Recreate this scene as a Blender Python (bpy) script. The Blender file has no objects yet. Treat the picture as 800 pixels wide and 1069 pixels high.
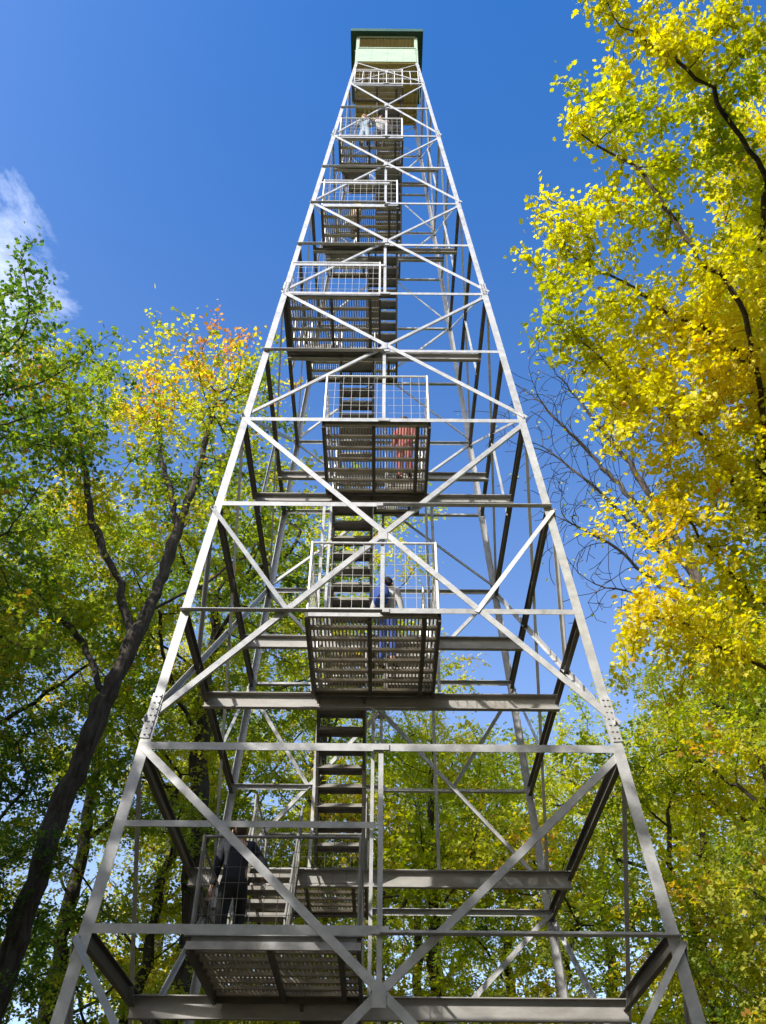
import bpy, bmesh, math, random
import numpy as np
from mathutils import Vector, Matrix

R = math.radians
random.seed(7)
SC = bpy.context.scene
COL = SC.collection

# ------------------------------------------------------------------ camera, sky, sun, exposure
cam_d = bpy.data.cameras.new('camera')
cam = bpy.data.objects.new('camera', cam_d)
COL.objects.link(cam)
cam_d.sensor_fit = 'VERTICAL'
cam_d.sensor_height = 36.0
cam_d.lens = 31.3
cam_d.clip_end = 2000.0
CAM = Vector((0, 0, 1.45))
cam.matrix_world = Matrix.Translation(CAM) @ Matrix.Rotation(R(90 + 42.262), 4, 'X') @ Matrix.Rotation(R(0.47), 4, 'Z')
SC.camera = cam

SUN_EL, SUN_AZ = R(37), R(224)          # azimuth from +Y, clockwise: behind the camera, to its left
world = bpy.data.worlds.new('World')
SC.world = world
world.use_nodes = True
wn, wl = world.node_tree.nodes, world.node_tree.links
bg = wn['Background']
sky = wn.new('ShaderNodeTexSky')
sky.sky_type = 'NISHITA'
sky.sun_disc = False
sky.sun_elevation = SUN_EL
sky.sun_rotation = SUN_AZ
sky.altitude = 300
sky.air_density = 1.0
sky.dust_density = 2.2
sky.ozone_density = 2.2
hs = wn.new('ShaderNodeHueSaturation')
hs.inputs['Hue'].default_value = 0.507
hs.inputs['Saturation'].default_value = 1.3
hs.inputs['Value'].default_value = 1.0
wl.new(sky.outputs[0], hs.inputs['Color'])
sg = wn.new('ShaderNodeTexCoord'); sx = wn.new('ShaderNodeSeparateXYZ'); sm = wn.new('ShaderNodeMapRange')
wl.new(sg.outputs['Generated'], sx.inputs[0]); wl.new(sx.outputs['Z'], sm.inputs['Value'])
sm.inputs['From Min'].default_value = 0.3; sm.inputs['From Max'].default_value = 0.95
sm.inputs['To Min'].default_value = 0.95; sm.inputs['To Max'].default_value = 1.41
wl.new(sm.outputs[0], hs.inputs['Saturation'])
# a wisp of cloud, low on the left
tc = wn.new('ShaderNodeTexCoord')
nz = wn.new('ShaderNodeTexNoise'); nz.inputs['Scale'].default_value = 6.5; nz.inputs['Detail'].default_value = 8
nz.inputs['Roughness'].default_value = 0.7; nz.inputs['Distortion'].default_value = 0.6
wl.new(tc.outputs['Generated'], nz.inputs['Vector'])
dist = wn.new('ShaderNodeVectorMath'); dist.operation = 'DISTANCE'
dist.inputs[1].default_value = (-0.4235, 0.5005, 0.7551)
wl.new(tc.outputs['Generated'], dist.inputs[0])
mr = wn.new('ShaderNodeMapRange'); mr.inputs['From Min'].default_value = 0.0; mr.inputs['From Max'].default_value = 0.2
mr.inputs['To Min'].default_value = 0.5; mr.inputs['To Max'].default_value = -0.25
wl.new(dist.outputs['Value'], mr.inputs['Value'])
ad = wn.new('ShaderNodeMath'); ad.operation = 'ADD'
wl.new(nz.outputs['Fac'], ad.inputs[0]); wl.new(mr.outputs[0], ad.inputs[1])
m2 = wn.new('ShaderNodeMapRange'); m2.inputs['From Min'].default_value = 0.60; m2.inputs['From Max'].default_value = 1.0
m2.inputs['To Max'].default_value = 0.5
wl.new(ad.outputs[0], m2.inputs['Value'])
mx = wn.new('ShaderNodeMix'); mx.data_type = 'RGBA'
mx.inputs[7].default_value = (7.5, 7.8, 8.4, 1)
wl.new(m2.outputs[0], mx.inputs[0]); wl.new(hs.outputs[0], mx.inputs[6])
wl.new(mx.outputs[2], bg.inputs['Color'])
bg.inputs['Strength'].default_value = 0.15

sun_d = bpy.data.lights.new('sun', 'SUN')
sun_d.energy = 3.5
sun_d.angle = R(0.53)
sun_d.color = (1.0, 0.95, 0.88)
sun = bpy.data.objects.new('sun', sun_d)
COL.objects.link(sun)
SUNV = Vector((math.sin(SUN_AZ) * math.cos(SUN_EL), math.cos(SUN_AZ) * math.cos(SUN_EL), math.sin(SUN_EL)))
sun.rotation_euler = SUNV.to_track_quat('Z', 'Y').to_euler()
sun.location = SUNV * 80

SC.view_settings.view_transform = 'Standard'
SC.view_settings.look = 'None'
SC.view_settings.gamma = 1
SC.view_settings.use_curve_mapping = False
SC.view_settings.exposure = 1.1
SC.render.engine = 'CYCLES'
SC.cycles.max_bounces = 8
SC.cycles.transparent_max_bounces = 8

# ------------------------------------------------------------------ helpers
def link(o, parent=None):
    COL.objects.link(o)
    if parent: o.parent = parent
    return o

def tag(o, label=None, cat=None, group=None, kind=None):
    if label: o['label'] = label
    if cat: o['category'] = cat
    if group: o['group'] = group
    if kind: o['kind'] = kind
    return o

def empty(name, loc, label, cat, group=None, rz=0):
    o = bpy.data.objects.new(name, None)
    o.empty_display_size = 0.3
    o.location = loc
    o.rotation_euler = (0, 0, rz)
    return tag(link(o), label, cat, group)

class MB:
    """collects shapes and links them as one mesh object"""
    def __init__(s): s.v = []; s.f = []
    def add(s, vs, fs):
        b = len(s.v)
        s.v += [tuple(x) for x in vs]
        s.f += [tuple(i + b for i in f) for f in fs]
    def prism(s, ra, rb):
        n = len(ra)
        fs = [(i, (i + 1) % n, n + (i + 1) % n, n + i) for i in range(n)]
        fs += [tuple(range(n))[::-1], tuple(range(n, 2 * n))]
        s.add(list(ra) + list(rb), fs)
    @staticmethod
    def frame(p, q, u):
        ax = (q - p).normalized()
        u = Vector(u); u = (u - ax * u.dot(ax)).normalized()
        return ax, u
    def sect(s, p, q, u, v, pts):
        p, q = Vector(p), Vector(q)
        ax, u = MB.frame(p, q, u)
        v = Vector(v); v = v - ax * v.dot(ax); v = (v - u * v.dot(u)).normalized()
        s.prism([p + u * a + v * b for a, b in pts], [q + u * a + v * b for a, b in pts])
    def angle(s, p, q, u, v, a, b, t=0.009):
        s.sect(p, q, u, v, [(0, 0), (a, 0), (a, t), (t, t), (t, b), (0, b)])
    def chan(s, p, q, u, v, h, b, t=0.011):
        s.sect(p, q, u, v, [(0, 0), (h, 0), (h, b), (h - t, b), (h - t, t), (t, t), (t, b), (0, b)])
    def bar(s, p, q, u, v, a, b):
        s.sect(p, q, u, v, [(-a / 2, -b / 2), (a / 2, -b / 2), (a / 2, b / 2), (-a / 2, b / 2)])
    def box(s, x0, x1, y0, y1, z0, z1):
        s.add([(x0, y0, z0), (x1, y0, z0), (x1, y1, z0), (x0, y1, z0), (x0, y0, z1), (x1, y0, z1), (x1, y1, z1), (x0, y1, z1)],
              [(3, 2, 1, 0), (4, 5, 6, 7), (0, 1, 5, 4), (1, 2, 6, 5), (2, 3, 7, 6), (3, 0, 4, 7)])
    def tube(s, p, q, r, n=8):
        p, q = Vector(p), Vector(q)
        ax = (q - p).normalized()
        u = ax.orthogonal().normalized(); v = ax.cross(u)
        c = [(math.cos(2 * math.pi * i / n) * r, math.sin(2 * math.pi * i / n) * r) for i in range(n)]
        s.prism([p + u * a + v * b for a, b in c], [q + u * a + v * b for a, b in c])
    def build(s, name, mat, parent=None, smooth=False):
        me = bpy.data.meshes.new(name)
        me.from_pydata(s.v, [], s.f)
        bm = bmesh.new(); bm.from_mesh(me)
        bmesh.ops.recalc_face_normals(bm, faces=bm.faces)
        bm.to_mesh(me); bm.free()
        me.materials.append(mat)
        if smooth: me.shade_smooth()
        return link(bpy.data.objects.new(name, me), parent)

# ------------------------------------------------------------------ materials
def new_mat(name):
    m = bpy.data.materials.new(name); m.use_nodes = True
    return m, m.node_tree.nodes, m.node_tree.links, m.node_tree.nodes['Principled BSDF']

def mottled(name, c1, c2, scale=3.0, rough=0.5, metal=0.0, stain=None, bump=0.0, stretch=(1, 1, 1), rvar=0.15):
    m, n, l, p = new_mat(name)
    t = n.new('ShaderNodeTexCoord'); mp = n.new('ShaderNodeMapping'); mp.inputs['Scale'].default_value = stretch
    l.new(t.outputs['Object'], mp.inputs['Vector'])
    a = n.new('ShaderNodeTexNoise'); a.inputs['Scale'].default_value = scale; a.inputs['Detail'].default_value = 8; a.inputs['Roughness'].default_value = 0.65
    l.new(mp.outputs[0], a.inputs['Vector'])
    r = n.new('ShaderNodeValToRGB')
    r.color_ramp.elements[0].position = 0.32; r.color_ramp.elements[0].color = (*c1, 1)
    r.color_ramp.elements[1].position = 0.68; r.color_ramp.elements[1].color = (*c2, 1)
    l.new(a.outputs['Fac'], r.inputs['Fac'])
    col = r.outputs['Color']
    if stain:
        b = n.new('ShaderNodeTexNoise'); b.inputs['Scale'].default_value = scale * 0.37; b.inputs['Detail'].default_value = 10; b.inputs['Roughness'].default_value = 0.75
        l.new(mp.outputs[0], b.inputs['Vector'])
        q = n.new('ShaderNodeMapRange'); q.inputs['From Min'].default_value = 0.54; q.inputs['From Max'].default_value = 0.72; q.inputs['To Max'].default_value = 0.75
        l.new(b.outputs['Fac'], q.inputs['Value'])
        x = n.new('ShaderNodeMix'); x.data_type = 'RGBA'; x.inputs[7].default_value = (*stain, 1)
        l.new(q.outputs[0], x.inputs[0]); l.new(col, x.inputs[6]); col = x.outputs[2]
    l.new(col, p.inputs['Base Color'])
    rr = n.new('ShaderNodeMapRange'); rr.inputs['To Min'].default_value = max(0.05, rough - rvar); rr.inputs['To Max'].default_value = min(1, rough + rvar)
    l.new(a.outputs['Fac'], rr.inputs['Value']); l.new(rr.outputs[0], p.inputs['Roughness'])
    p.inputs['Metallic'].default_value = metal
    if bump:
        bu = n.new('ShaderNodeBump'); bu.inputs['Strength'].default_value = bump; bu.inputs['Distance'].default_value = 0.04 if bump > 0.8 else 0.02
        l.new(a.outputs['Fac'], bu.inputs['Height']); l.new(bu.outputs[0], p.inputs['Normal'])
    return m

STEEL = mottled('galvanised_steel', (0.33, 0.335, 0.335), (0.48, 0.485, 0.48), 6.0, 0.5, 0.2, (0.21, 0.185, 0.155))
BEAM = mottled('beam_steel', (0.25, 0.24, 0.22), (0.37, 0.36, 0.335), 2.2, 0.6, 0.15, (0.24, 0.20, 0.16), stretch=(1, 2, 3))  # base tone lowered to carry some of the shade inside the tower
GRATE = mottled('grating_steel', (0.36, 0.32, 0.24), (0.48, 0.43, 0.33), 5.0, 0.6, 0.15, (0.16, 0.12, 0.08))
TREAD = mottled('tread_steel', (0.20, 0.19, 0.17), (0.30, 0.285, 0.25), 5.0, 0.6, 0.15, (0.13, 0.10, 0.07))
FRAMES_SHADED = mottled('shaded_frame_steel', (0.075, 0.068, 0.056), (0.125, 0.112, 0.095), 3.0, 0.6, 0.15, (0.13, 0.09, 0.06))  # near-black base: shade under decks and along the sides put into the colour
PIPE_SHADED = mottled('shaded_pipe_steel', (0.16, 0.155, 0.145), (0.25, 0.245, 0.23), 6.0, 0.55, 0.2, (0.12, 0.10, 0.08))  # darker copy of the pipe steel, with the lower tower's shade painted in
WIRE = mottled('wire_steel', (0.40, 0.39, 0.36), (0.52, 0.51, 0.48), 6.0, 0.5, 0.2)
PIPE = mottled('pipe_steel', (0.60, 0.60, 0.58), (0.74, 0.73, 0.70), 6.0, 0.45, 0.2, (0.42, 0.40, 0.36))
GREEN_WALL = mottled('pale_green_paint', (0.27, 0.37, 0.28), (0.36, 0.45, 0.33), 2.0, 0.6, 0.0, (0.50, 0.50, 0.36), stretch=(1, 1, 3))
GREEN_ROOF = mottled('dark_green_paint', (0.012, 0.06, 0.04), (0.02, 0.085, 0.055), 2.0, 0.6)
WOOD = mottled('cab_boards', (0.24, 0.19, 0.05), (0.42, 0.35, 0.12), 3.0, 0.7, stretch=(14, 1, 1), stain=(0.12, 0.09, 0.05))
TAN_WOOD = mottled('tan_boards', (0.40, 0.30, 0.14), (0.58, 0.46, 0.25), 2.5, 0.7, stretch=(9, 1, 1), stain=(0.25, 0.17, 0.08))
CONC = mottled('concrete', (0.28, 0.27, 0.25), (0.40, 0.39, 0.36), 6, 0.9, bump=0.3)
BARK = mottled('bark', (0.010, 0.008, 0.006), (0.085, 0.07, 0.055), 15.0, 0.95, 0, (0.12, 0.12, 0.09), bump=1.0, stretch=(1, 1, 0.16), rvar=0.04)
BARK_PALE = mottled('grey_brown_bark', (0.02, 0.015, 0.011), (0.10, 0.08, 0.06), 13.0, 0.95, 0, (0.2, 0.19, 0.15), bump=0.9, stretch=(1, 1, 0.16), rvar=0.04)
LITTER = mottled('leaf_litter', (0.08, 0.055, 0.025), (0.26, 0.18, 0.07), 9.0, 0.95, 0, (0.05, 0.06, 0.02), bump=0.8)
def cloth(name, c): return mottled(name, tuple(x * 0.8 for x in c), c, 14, 0.85, rvar=0.05)
SKIN = cloth('skin', (0.45, 0.27, 0.19))

def leaf_mat(name, stops, trans=0.45):
    """stops: list of (position, colour) along the leaf's own random hue value"""
    m, n, l, p = new_mat(name)
    n.remove(p)
    out = n['Material Output']
    at = n.new('ShaderNodeAttribute'); at.attribute_name = 'hue'
    r = n.new('ShaderNodeValToRGB')
    e = r.color_ramp.elements
    e[0].position, e[0].color = stops[0][0], (*stops[0][1], 1)
    e[1].position, e[1].color = stops[-1][0], (*stops[-1][1], 1)
    for pos, c in stops[1:-1]:
        k = e.new(pos); k.color = (*c, 1)
    l.new(at.outputs['Fac'], r.inputs['Fac'])
    d = n.new('ShaderNodeBsdfPrincipled'); d.inputs['Roughness'].default_value = 0.5
    d.inputs['Specular IOR Level'].default_value = 0.3
    l.new(r.outputs['Color'], d.inputs['Base Color'])
    t = n.new('ShaderNodeBsdfTranslucent')
    hv = n.new('ShaderNodeHueSaturation'); hv.inputs['Saturation'].default_value = 1.12; hv.inputs['Value'].default_value = 1.35
    l.new(r.outputs['Color'], hv.inputs['Color']); l.new(hv.outputs[0], t.inputs['Color'])
    x = n.new('ShaderNodeMixShader'); x.inputs[0].default_value = trans
    l.new(d.outputs[0], x.inputs[1]); l.new(t.outputs[0], x.inputs[2]); l.new(x.outputs[0], out.inputs['Surface'])
    return m

LF_YELLOW = leaf_mat('yellow_leaf', [(0, (0.26, 0.34, 0.035)), (0.3, (0.50, 0.50, 0.04)), (0.6, (0.70, 0.65, 0.065)), (0.9, (0.74, 0.60, 0.08)), (1, (0.55, 0.27, 0.05))], 0.5)
LF_OAK = leaf_mat('oak_leaf', [(0, (0.10, 0.17, 0.03)), (0.35, (0.24, 0.31, 0.04)), (0.65, (0.44, 0.45, 0.055)), (0.9, (0.60, 0.50, 0.07)), (1, (0.55, 0.27, 0.07))], 0.58)
LF_GREEN = leaf_mat('green_leaf', [(0, (0.04, 0.09, 0.018)), (0.45, (0.10, 0.18, 0.028)), (0.75, (0.22, 0.29, 0.04)), (0.95, (0.50, 0.44, 0.06)), (1, (0.48, 0.23, 0.06))], 0.58)
LF_MIX = leaf_mat('yellow_green_leaf', [(0, (0.18, 0.27, 0.035)), (0.35, (0.38, 0.43, 0.045)), (0.65, (0.56, 0.54, 0.06)), (0.92, (0.64, 0.50, 0.07)), (1, (0.58, 0.28, 0.07))], 0.58)

# ------------------------------------------------------------------ ground
def build_ground():
    n = 90
    g = np.linspace(-1, 1, n)
    g = np.sign(g) * (np.abs(g) ** 2.2) * 600
    X, Y = np.meshgrid(g, g)
    rr = np.hypot(X, Y - 8)
    Z = (0.35 * np.sin(X * 0.09 + 1) * np.cos(Y * 0.07) + 0.12 * np.sin(X * 0.4) * np.sin(Y * 0.37 + 2)) * np.clip((rr - 10) / 25, 0, 1)
    vs = np.stack([X, Y, Z], -1).reshape(-1, 3)
    fs = [(j * n + i, j * n + i + 1, (j + 1) * n + i + 1, (j + 1) * n + i) for j in range(n - 1) for i in range(n - 1)]
    me = bpy.data.meshes.new('ground'); me.from_pydata(vs.tolist(), [], fs); me.materials.append(LITTER); me.shade_smooth()
    o = link(bpy.data.objects.new('ground', me)); tag(o, kind='structure')
build_ground()

# ------------------------------------------------------------------ the fire tower
D = 13.146
S = 2.2
def Z(i): return 4.514 + S * (i - 1)
def W(i): return 3.175 - 0.1627 * (i - 1)
YF, YB = -0.55, 0.95                # stairwell ends, from the tower's axis
tower = empty('fire_tower', (0, D, 0), 'tall galvanised steel lattice fire tower with zigzag stairs and a green cab on top', 'tower')

FACES = []                          # outward normal, direction along the face
for k in range(4):
    c, s = [(0, -1), (1, 0), (0, 1), (-1, 0)][k], [(1, 0), (0, 1), (-1, 0), (0, -1)][k]
    FACES.append((Vector((c[0], c[1], 0)), Vector((s[0], s[1], 0))))
def P(face, s, i, off=0.0):
    n, t = FACES[face]
    w = W(i)
    return n * (w + off) + t * (s * w) + Vector((0, 0, Z(i)))

# legs: L angles in lapped lengths with bolted splice plates
for sx in (-1, 1):
    for sy in (-1, 1):
        m = MB()
        for i0, i1, fl in ((-1.0, 2.2, 0.138), (2.2, 7.1, 0.126), (7.1, 11.1, 0.11), (11.1, 14.0, 0.095)):
            a = Vector((sx * W(i0), sy * W(i0), Z(i0))); b = Vector((sx * W(i1), sy * W(i1), Z(i1)))
            m.angle(a, b, (-sx, 0, 0), (0, -sy, 0), fl, fl, 0.014)
        leg = m.build('leg', STEEL, tower)
        for i0 in (2.2, 7.1, 11.1):
            h = 0.33 if i0 < 5 else 0.22
            a = Vector((sx * W(i0 - h / S), sy * W(i0 - h / S), Z(i0) - h)); b = Vector((sx * W(i0 + h / S), sy * W(i0 + h / S), Z(i0) + h))
            o = Vector((sx, sy, 0)) * 0.012
            bo = MB()
            bo.angle(a + o, b + o, (-sx, 0, 0), (0, -sy, 0), 0.118, 0.118, 0.0105)
            for k in range(7):
                c = a.lerp(b, (k + 0.5) / 7) + o
                for du in (0.045, 0.10):
                    bo.tube(c + Vector((-sx * du, sy * -0.003, 0)), c + Vector((-sx * du, sy * 0.014, 0)), 0.014, 6)
                    bo.tube(c + Vector((-sx * 0.003, -sy * du, 0)), c + Vector((sx * 0.014, -sy * du, 0)), 0.014, 6)
            bo.build('splice_plate', STEEL, leg)
        f = MB(); fx, fy = sx * (W(-1) - 0.03), sy * (W(-1) - 0.03)
        f.box(fx - 0.38, fx + 0.38, fy - 0.38, fy + 0.38, -0.4, 0.1)
        f.build('footing', CONC, tower)

# horizontals on the four faces; some halves turn their flange outwards and show its dark underside
DARK_HALF = {1: 'R', 3: 'L', 4: 'R', 6: 'L', 8: 'L', 10: 'L', 12: 'L', 9: 'L'}
for face in range(4):
    n, t = FACES[face]
    for i in range(0, 14):
        sz = 0.10 if i <= 2 else 0.086 if i <= 5 else 0.075 if i < 9 else 0.066
        if face in (1, 3) and i <= 9:
            m = MB(); h = 0.20 if i < 6 else 0.15
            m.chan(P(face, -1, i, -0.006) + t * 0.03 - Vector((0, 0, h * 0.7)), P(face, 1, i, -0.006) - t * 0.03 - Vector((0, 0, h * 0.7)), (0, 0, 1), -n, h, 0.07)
            m.build('side_beam', FRAMES_SHADED, tower)
            continue
        m = MB()
        for half in ('L', 'R'):
            s0, s1 = (-1, 0) if half == 'L' else (0, 1)
            a, b = P(face, s0, i, 0.004), P(face, s1, i, 0.004)
            if DARK_HALF.get(i) == half and face in (0, 2):
                m.angle(a - Vector((0, 0, sz * 0.5)), b - Vector((0, 0, sz * 0.5)), (0, 0, 1), n, sz * 0.55, sz, 0.009)
            else:
                m.angle(a + Vector((0, 0, sz * 0.5)), b + Vector((0, 0, sz * 0.5)), (0, 0, -1), -n, sz, sz * 0.8, 0.009)
        mid = P(face, 0, i, 0.015)
        m.bar(mid - t * 0.1, mid + t * 0.1, (0, 0, 1), n, sz * 0.8, 0.008)
        m.build('horizontal_brace', STEEL, tower)

# crossed diagonals
BAYS = [(-0.8, 2, 0.095, 0.09), (2.12, 5, 0.09, 0.085), (5, 7, 0.086, 0.062), (7, 9, 0.082, 0.055), (9, 11, 0.076, 0.05), (11, 13, 0.072, 0.047), (13, 13.93, 0.045, 0.03)]
for face in range(4):
    n, t = FACES[face]
    for b0, b1, fa, fb in BAYS:
        g = 0.06 / S
        # '\' outside, '/' inside
        m = MB(); a, b = P(face, -1, b1 - g, 0.014), P(face, 1, b0 + g, 0.014)
        m.angle(a - t * -0.04, b, t + Vector((0, 0, 1)), -n, fa, 0.012 if face == 0 else fa * 0.6, 0.009)
        fr = W(b1) / (W(b1) + W(b0)); ic = b1 - (b1 - b0) * fr
        c = P(face, 0, ic, 0.026)
        m.bar(c - Vector((0, 0, 0.09)), c + Vector((0, 0, 0.09)), t, n, 0.14 if b1 < 6 else 0.1, 0.007)
        m.build('diagonal_brace', STEEL, tower)
        m = MB(); a, b = P(face, 1, b1 - g, -0.016), P(face, -1, b0 + g, -0.016)
        m.angle(a, b, -t + Vector((0, 0, 1)), -n, fb, fb * 0.6, 0.009)
        m.build('diagonal_brace', STEEL, tower)
    # short braces from the leg to where the diagonal crosses the lower horizontal
    for itop, ilow, b0, b1 in ((4, 3, 2.12, 5), (1, 0, -0.8, 2)):
        for sd in (-1, 1):
            f = (b1 - ilow) / (b1 - b0)
            q1 = P(face, sd, b0); q0 = P(face, -sd, b1)
            k = q0.lerp(q1, f)
            # the crossing that lies on this side
            if k.dot(t) * sd < 0: k = k - t * (2 * k.dot(t))
            m = MB()
            m.angle(P(face, sd, itop - 0.03, 0.012), k + n * 0.012, t * sd + Vector((0, 0, 1)), -n, 0.075, 0.05, 0.008)
            m.build('short_brace', STEEL, tower)
    # hangers from the crossings down to the horizontal below
    for ib, (b0, b1, fa, fb) in enumerate(BAYS[:6]):
        fr = W(b1) / (W(b1) + W(b0)); ic = b1 - (b1 - b0) * fr
        top, low = (b1, max(ic, -0.7)) if ib == 0 else (ic, 3 if ib == 1 else b0)
        if face in (1, 3) and ib < 2: continue
        m = MB()
        m.angle(P(face, 0, top, -0.02) - t * 0.03, P(face, 0, low, -0.02) - t * 0.03, t, -n, 0.06, 0.05, 0.007)
        m.build('hanger', STEEL, tower)

# cross beams that carry the stairwell
for i in range(0, 13):
    y = YF if i % 2 else YB
    h = 0.27 if i < 5 else 0.21 if i < 8 else 0.16
    w = W(i) - 0.02
    m = MB()
    yw = y if i % 2 else y + 0.11
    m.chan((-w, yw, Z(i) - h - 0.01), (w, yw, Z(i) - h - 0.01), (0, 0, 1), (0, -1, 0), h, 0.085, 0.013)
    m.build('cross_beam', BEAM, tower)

# landings: x range of each, and the stairs leaving it
LAND = {0: (-2.1, -0.2), 1: (-2.1, -0.2), 2: (-2.1, -0.2), 3: (-1.1, 0.84), 4: (-1.1, 0.84), 5: (-1.1, 0.84), 6: (-1.1, 0.84), 7: (-2.1, -0.08),
        8: (-1.95, 0.35), 9: (-1.62, 0.33), 10: (-1.60, 0.45), 11: (-1.36, 0.5), 12: (-1.2, 0.5), 13: (-1.08, 0.55)}
FLIGHT = {-1: -1.0, 0: -1.0, 1: -2.05, 2: -1.03, 3: 0.05, 4: -0.98, 5: 0.05, 6: -1.0, 7: -1.98, 8: -0.45, 9: -1.58, 10: -0.30, 11: -1.3, 12: -0.30, 13: -1.0}
SW = 0.78

def rail_panel(parent, a, b, h, mesh=True, shaded=False):
    """pipe frame with welded wire between a and b (deck level)"""
    a, b = Vector(a), Vector(b)
    L = (b - a).length
    if L < 0.15: return
    up = Vector((0, 0, 1)); d = (b - a).normalized()
    m = MB()
    m.tube(a + up * h, b + up * h, 0.019)
    m.tube(a + up * 0.06, b + up * 0.06, 0.017)
    for p in (a, b):
        m.tube(p - up * 0.1, p + up * (h + 0.019), 0.021)
    r = m.build('railing', PIPE_SHADED if shaded else PIPE, parent)
    if mesh:
        w = MB()
        k = max(2, round(L / 0.155))
        for j in range(1, k):
            c = a + d * (L * j / k)
            w.bar(c + up * 0.06, c + up * h, d, d.cross(up), 0.0055, 0.0055)
        for j in range(1, 6):
            c = up * (0.06 + (h - 0.06) * j / 6)
            w.bar(a + c, b + c, up, d.cross(up), 0.005, 0.005)
        w.build('wire_mesh', FRAMES_SHADED if shaded else WIRE, r)  # low landings take the darkened steel, shade painted into the wire
    return r

for i in range(0, 14):
    x0, x1 = LAND[i]
    z = Z(i)
    odd = i % 2 == 1
    if odd:
        ya, yb = -W(i) + (0.36 if i == 1 else 0.07), YF - 0.125
    else:
        ya, yb = YB + 0.115, W(i) - 0.07
    zt = z + 0.035
    m = MB()
    # bearing bars along the depth, heavier cross ribs along the width
    nb = int((x1 - x0 - 0.1) / 0.052)
    for j in range(nb + 1):
        x = x0 + 0.05 + (x1 - x0 - 0.1) * j / nb
        m.box(x - 0.0115, x + 0.0115, ya + 0.012, yb - 0.012, zt - 0.03, zt - 0.004)
    nr = max(2, round((yb - ya) / 0.29))
    for j in range(nr + 1):
        y = ya + 0.04 + (yb - ya - 0.08) * j / nr
        m.box(x0 + 0.03, x1 - 0.03, y - 0.035, y + 0.035, zt - 0.075, zt - 0.032)
    deck = m.build('landing_deck', GRATE, tower)
    m = MB()
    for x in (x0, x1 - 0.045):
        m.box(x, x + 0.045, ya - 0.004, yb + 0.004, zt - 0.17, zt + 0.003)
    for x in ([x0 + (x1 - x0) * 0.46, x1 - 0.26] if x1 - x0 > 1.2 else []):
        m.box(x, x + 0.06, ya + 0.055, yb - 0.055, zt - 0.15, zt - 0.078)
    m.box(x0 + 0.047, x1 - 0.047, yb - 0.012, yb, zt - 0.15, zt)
    m.build('deck_frame', FRAMES_SHADED, deck)
    e = MB()
    e.box(x0 + 0.047, x1 - 0.047, ya - 0.003, ya + 0.011, zt - 0.09, zt + 0.006)
    if i == 1:
        e.box(x0 - 0.03, x1 + 0.03, ya - 0.06, ya - 0.005, zt - 0.005, zt + 0.02)
        e.box(x0, x1, ya - 0.035, ya - 0.004, zt - 0.14, zt - 0.06)
    e.build('toe_plate', STEEL, deck)
    # railings round the landing
    hr = 1.3 if i > 1 else 1.12
    yo, yi = (ya + 0.03, yb) if odd else (yb - 0.03, ya)
    rail_panel(tower, (x0 + 0.03, yo, zt), (x1 - 0.03, yo, zt), hr, shaded=i < 3)
    rail_panel(tower, (x0 + 0.025, yo + (0.05 if odd else -0.05), zt), (x0 + 0.025, yi, zt), hr - 0.1, shaded=i < 3)
    rail_panel(tower, (x1 - 0.025, yo + (0.05 if odd else -0.05), zt), (x1 - 0.025, yi, zt), hr - 0.1, shaded=i < 3)

# short extra rails tied to the left leg beside the offset landings
for i, (dz, xe) in {1: (1.22, -0.05), 7: (1.28, 0.0), 9: (1.25, 0.1)}.items():
    j = i + dz / S
    m = MB()
    m.angle(P(0, -1, j, 0.004), Vector((xe, -W(j) - 0.004, Z(j))), (0, 0, -1), (0, 1, 0), 0.075, 0.06)
    m.build('guard_bar', STEEL, tower)

# stair flights
for i in range(-1, 13):
    xs = FLIGHT[i]
    up_back = i % 2 != 0
    y0, y1 = (YF, YB) if up_back else (YB, YF)
    if i == 12: y1 = YF
    zA, zB = Z(i) + 0.035, Z(i + 1) + 0.035
    if i == -1: zA = 0.02
    dy = y1 - y0
    root = MB()
    L = Vector((0, dy, zB - zA)); nrm = Vector((0, -L.z, L.y)).normalized()
    if nrm.z < 0: nrm = -nrm
    for x in (xs, xs + SW):
        sgn = 1 if x == xs else -1
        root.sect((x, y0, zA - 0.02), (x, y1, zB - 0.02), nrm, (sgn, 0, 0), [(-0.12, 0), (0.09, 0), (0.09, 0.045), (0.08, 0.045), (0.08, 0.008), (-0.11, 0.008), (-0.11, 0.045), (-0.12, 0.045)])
    fl = root.build('stair_flight', FRAMES_SHADED, tower)
    nt = 8
    sg = 1 if dy > 0 else -1
    allm = MB()
    for k in range(1, nt + 1):
        f = k / (nt + 1)
        yc = y0 + dy * f; zc = zA + (zB - zA) * f
        m = MB() if i < 9 else allm
        ym, yp = yc - 0.125, yc + 0.125
        m.box(xs + 0.012, xs + SW - 0.012, ym, yp, zc - 0.012, zc)
        m.box(xs + 0.012, xs + SW - 0.012, ym, ym + 0.008, zc - 0.055, zc - 0.0125)
        m.box(xs + 0.012, xs + SW - 0.012, yp - 0.008, yp, zc - 0.055, zc - 0.0125)
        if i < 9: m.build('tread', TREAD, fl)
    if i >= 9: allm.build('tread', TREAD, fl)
    for x in (xs + 0.01, xs + SW - 0.01):
        m = MB()
        a, b = Vector((x, y0, zA)), Vector((x, y1, zB))
        for hh, rr in ((0.92, 0.02), (0.5, 0.014)):
            m.tube(a + Vector((0, 0, hh)), b + Vector((0, 0, hh)), rr)
        for f in (0.03, 0.5, 0.97):
            c = a.lerp(b, f)
            m.tube(c, c + Vector((0, 0, 0.93)), 0.02)
        m.build('handrail', PIPE_SHADED if i < 3 else PIPE, fl)

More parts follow.
